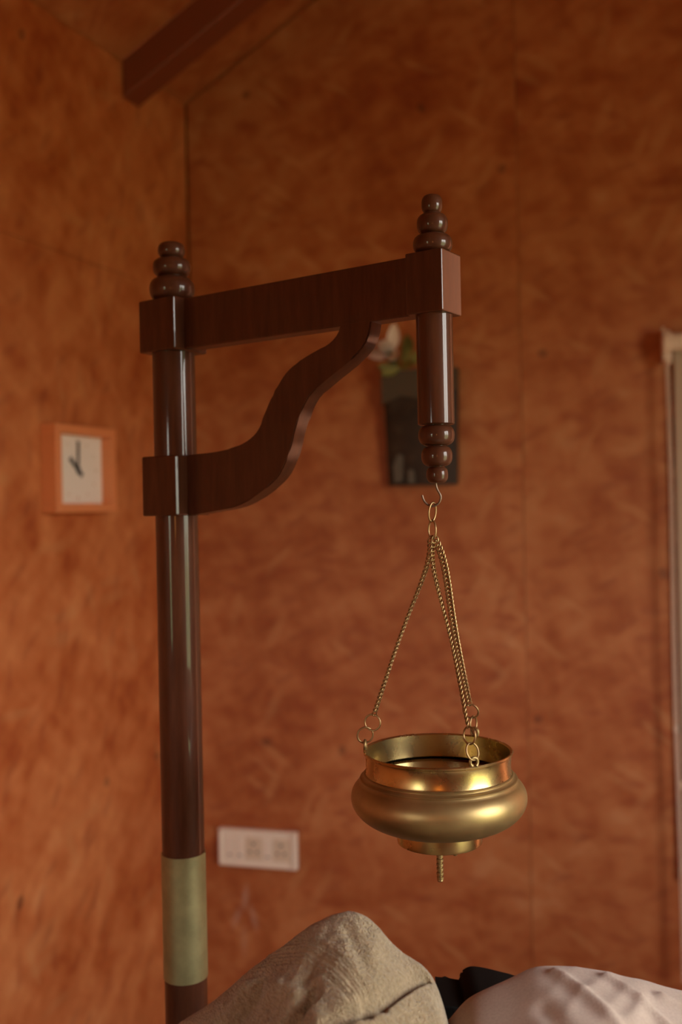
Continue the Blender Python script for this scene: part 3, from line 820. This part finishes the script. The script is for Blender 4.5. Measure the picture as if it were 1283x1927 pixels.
drape('towel', tow_s[0][0], xe + .006, .72, 1.10, 340, 340, towel_fn, M['terry'], 'beige terry towel draped in a peaked heap below the brass bowl', 'towel', towel_band)

D2 = .98
sh_s = [sil(*p, D2) for p in ((845, 1935), (858, 1912), (880, 1888), (920, 1868), (960, 1848), (990, 1830), (1012, 1820), (1050, 1821), (1100, 1826), (1160, 1836), (1220, 1850), (1283, 1868), (1400, 1900), (1600, 1935), (1900, 1960))]
def sheet_fn(x, y):
    S = smooth_interp(x, sh_s, .012); dl = D2 - y
    if dl > 0: h = S - (math.sqrt(dl * dl + .05 ** 2) - .05) * .42 - .05 * dl
    else: h = S - (math.sqrt(dl * dl + .03 ** 2) - .03) * 1.3
    fade = min(1, max(0, (x - .17) / .06))
    wx, wy = x + .03 * noise.noise(Vector((x * 7, y * 7, 1.1))), y + .03 * noise.noise(Vector((x * 6, y * 6, 5.1)))
    c_, d_ = wx * .55 + wy * .83, wx * .83 - wy * .55                 # folds run slantwise
    wv = noise.noise(Vector((c_ * 7, d_ * 30, 7.7))); w2 = noise.noise(Vector((c_ * 16 + 4, d_ * 52, 3.2)))
    h += fade * min(1, max(.15, dl / .05)) * (.0065 * max(0, 1 - abs(wv) * 2.6) ** 1.6 + .0028 * w2) + noise.noise(Vector((x * 12, y * 8, 2.2))) * .004
    for a, b, dep, wd in (((.20, .97), (.27, .86), -.007, .006), ((.25, .97), (.33, .88), -.006, .005), ((.18, .93), (.22, .84), .006, .008), ((.30, .96), (.42, .92), -.006, .006)):
        dd, t = seg_d((x, y), a, b); h -= dep * math.exp(-(dd / wd) ** 2)
    return (x, y, h)
drape('bed_sheet', sh_s[0][0], 1.62, .50, 1.14, 420, 200, sheet_fn, M['cotton'], 'crumpled greyish-pink cotton sheet beside the beige towel', 'sheet')

# black headrest cushion showing between towel and sheet
cu = tag(empty('headrest', (.0, 1.20, TZ)), 'black padded headrest peeping out between towel and sheet', 'cushion')
def pad(out):
    bm = bmesh.new(); A = [bm.verts.new((x, -.04, z_ + ZC - TZ)) for x, z_ in out]; B = [bm.verts.new((x, .04, z_ + ZC - TZ)) for x, z_ in out]
    n = len(out); bm.faces.new(A); bm.faces.new(B)
    for k in range(n): bm.faces.new((A[k], A[(k + 1) % n], B[(k + 1) % n], B[k]))
    ed = [e_ for e_ in bm.edges if abs(e_.verts[0].co.y - e_.verts[1].co.y) < 1e-4]
    bmesh.ops.bevel(bm, geom=ed, offset=.004, segments=3, affect='EDGES')
    return finish(bm, 40)
hump = [(.1345, -.6795), (.1345, -.583)] + [(p.x, p.z) for p in smooth_path([(.1360, 0, -.5800), (.1385, 0, -.5750), (.1445, 0, -.5706), (.1525, 0, -.5688), (.164, 0, -.5705), (.182, 0, -.5750), (.215, 0, -.5860), (.26, 0, -.615)], 4)] + [(.26, -.6795)]
link('pad', pad(hump), M['black'], cu)
link('strap', pad([(.105, -.6795), (.105, -.579), (.118, -.5805), (.1345, -.5835), (.1345, -.6795)]), M['black'], cu)
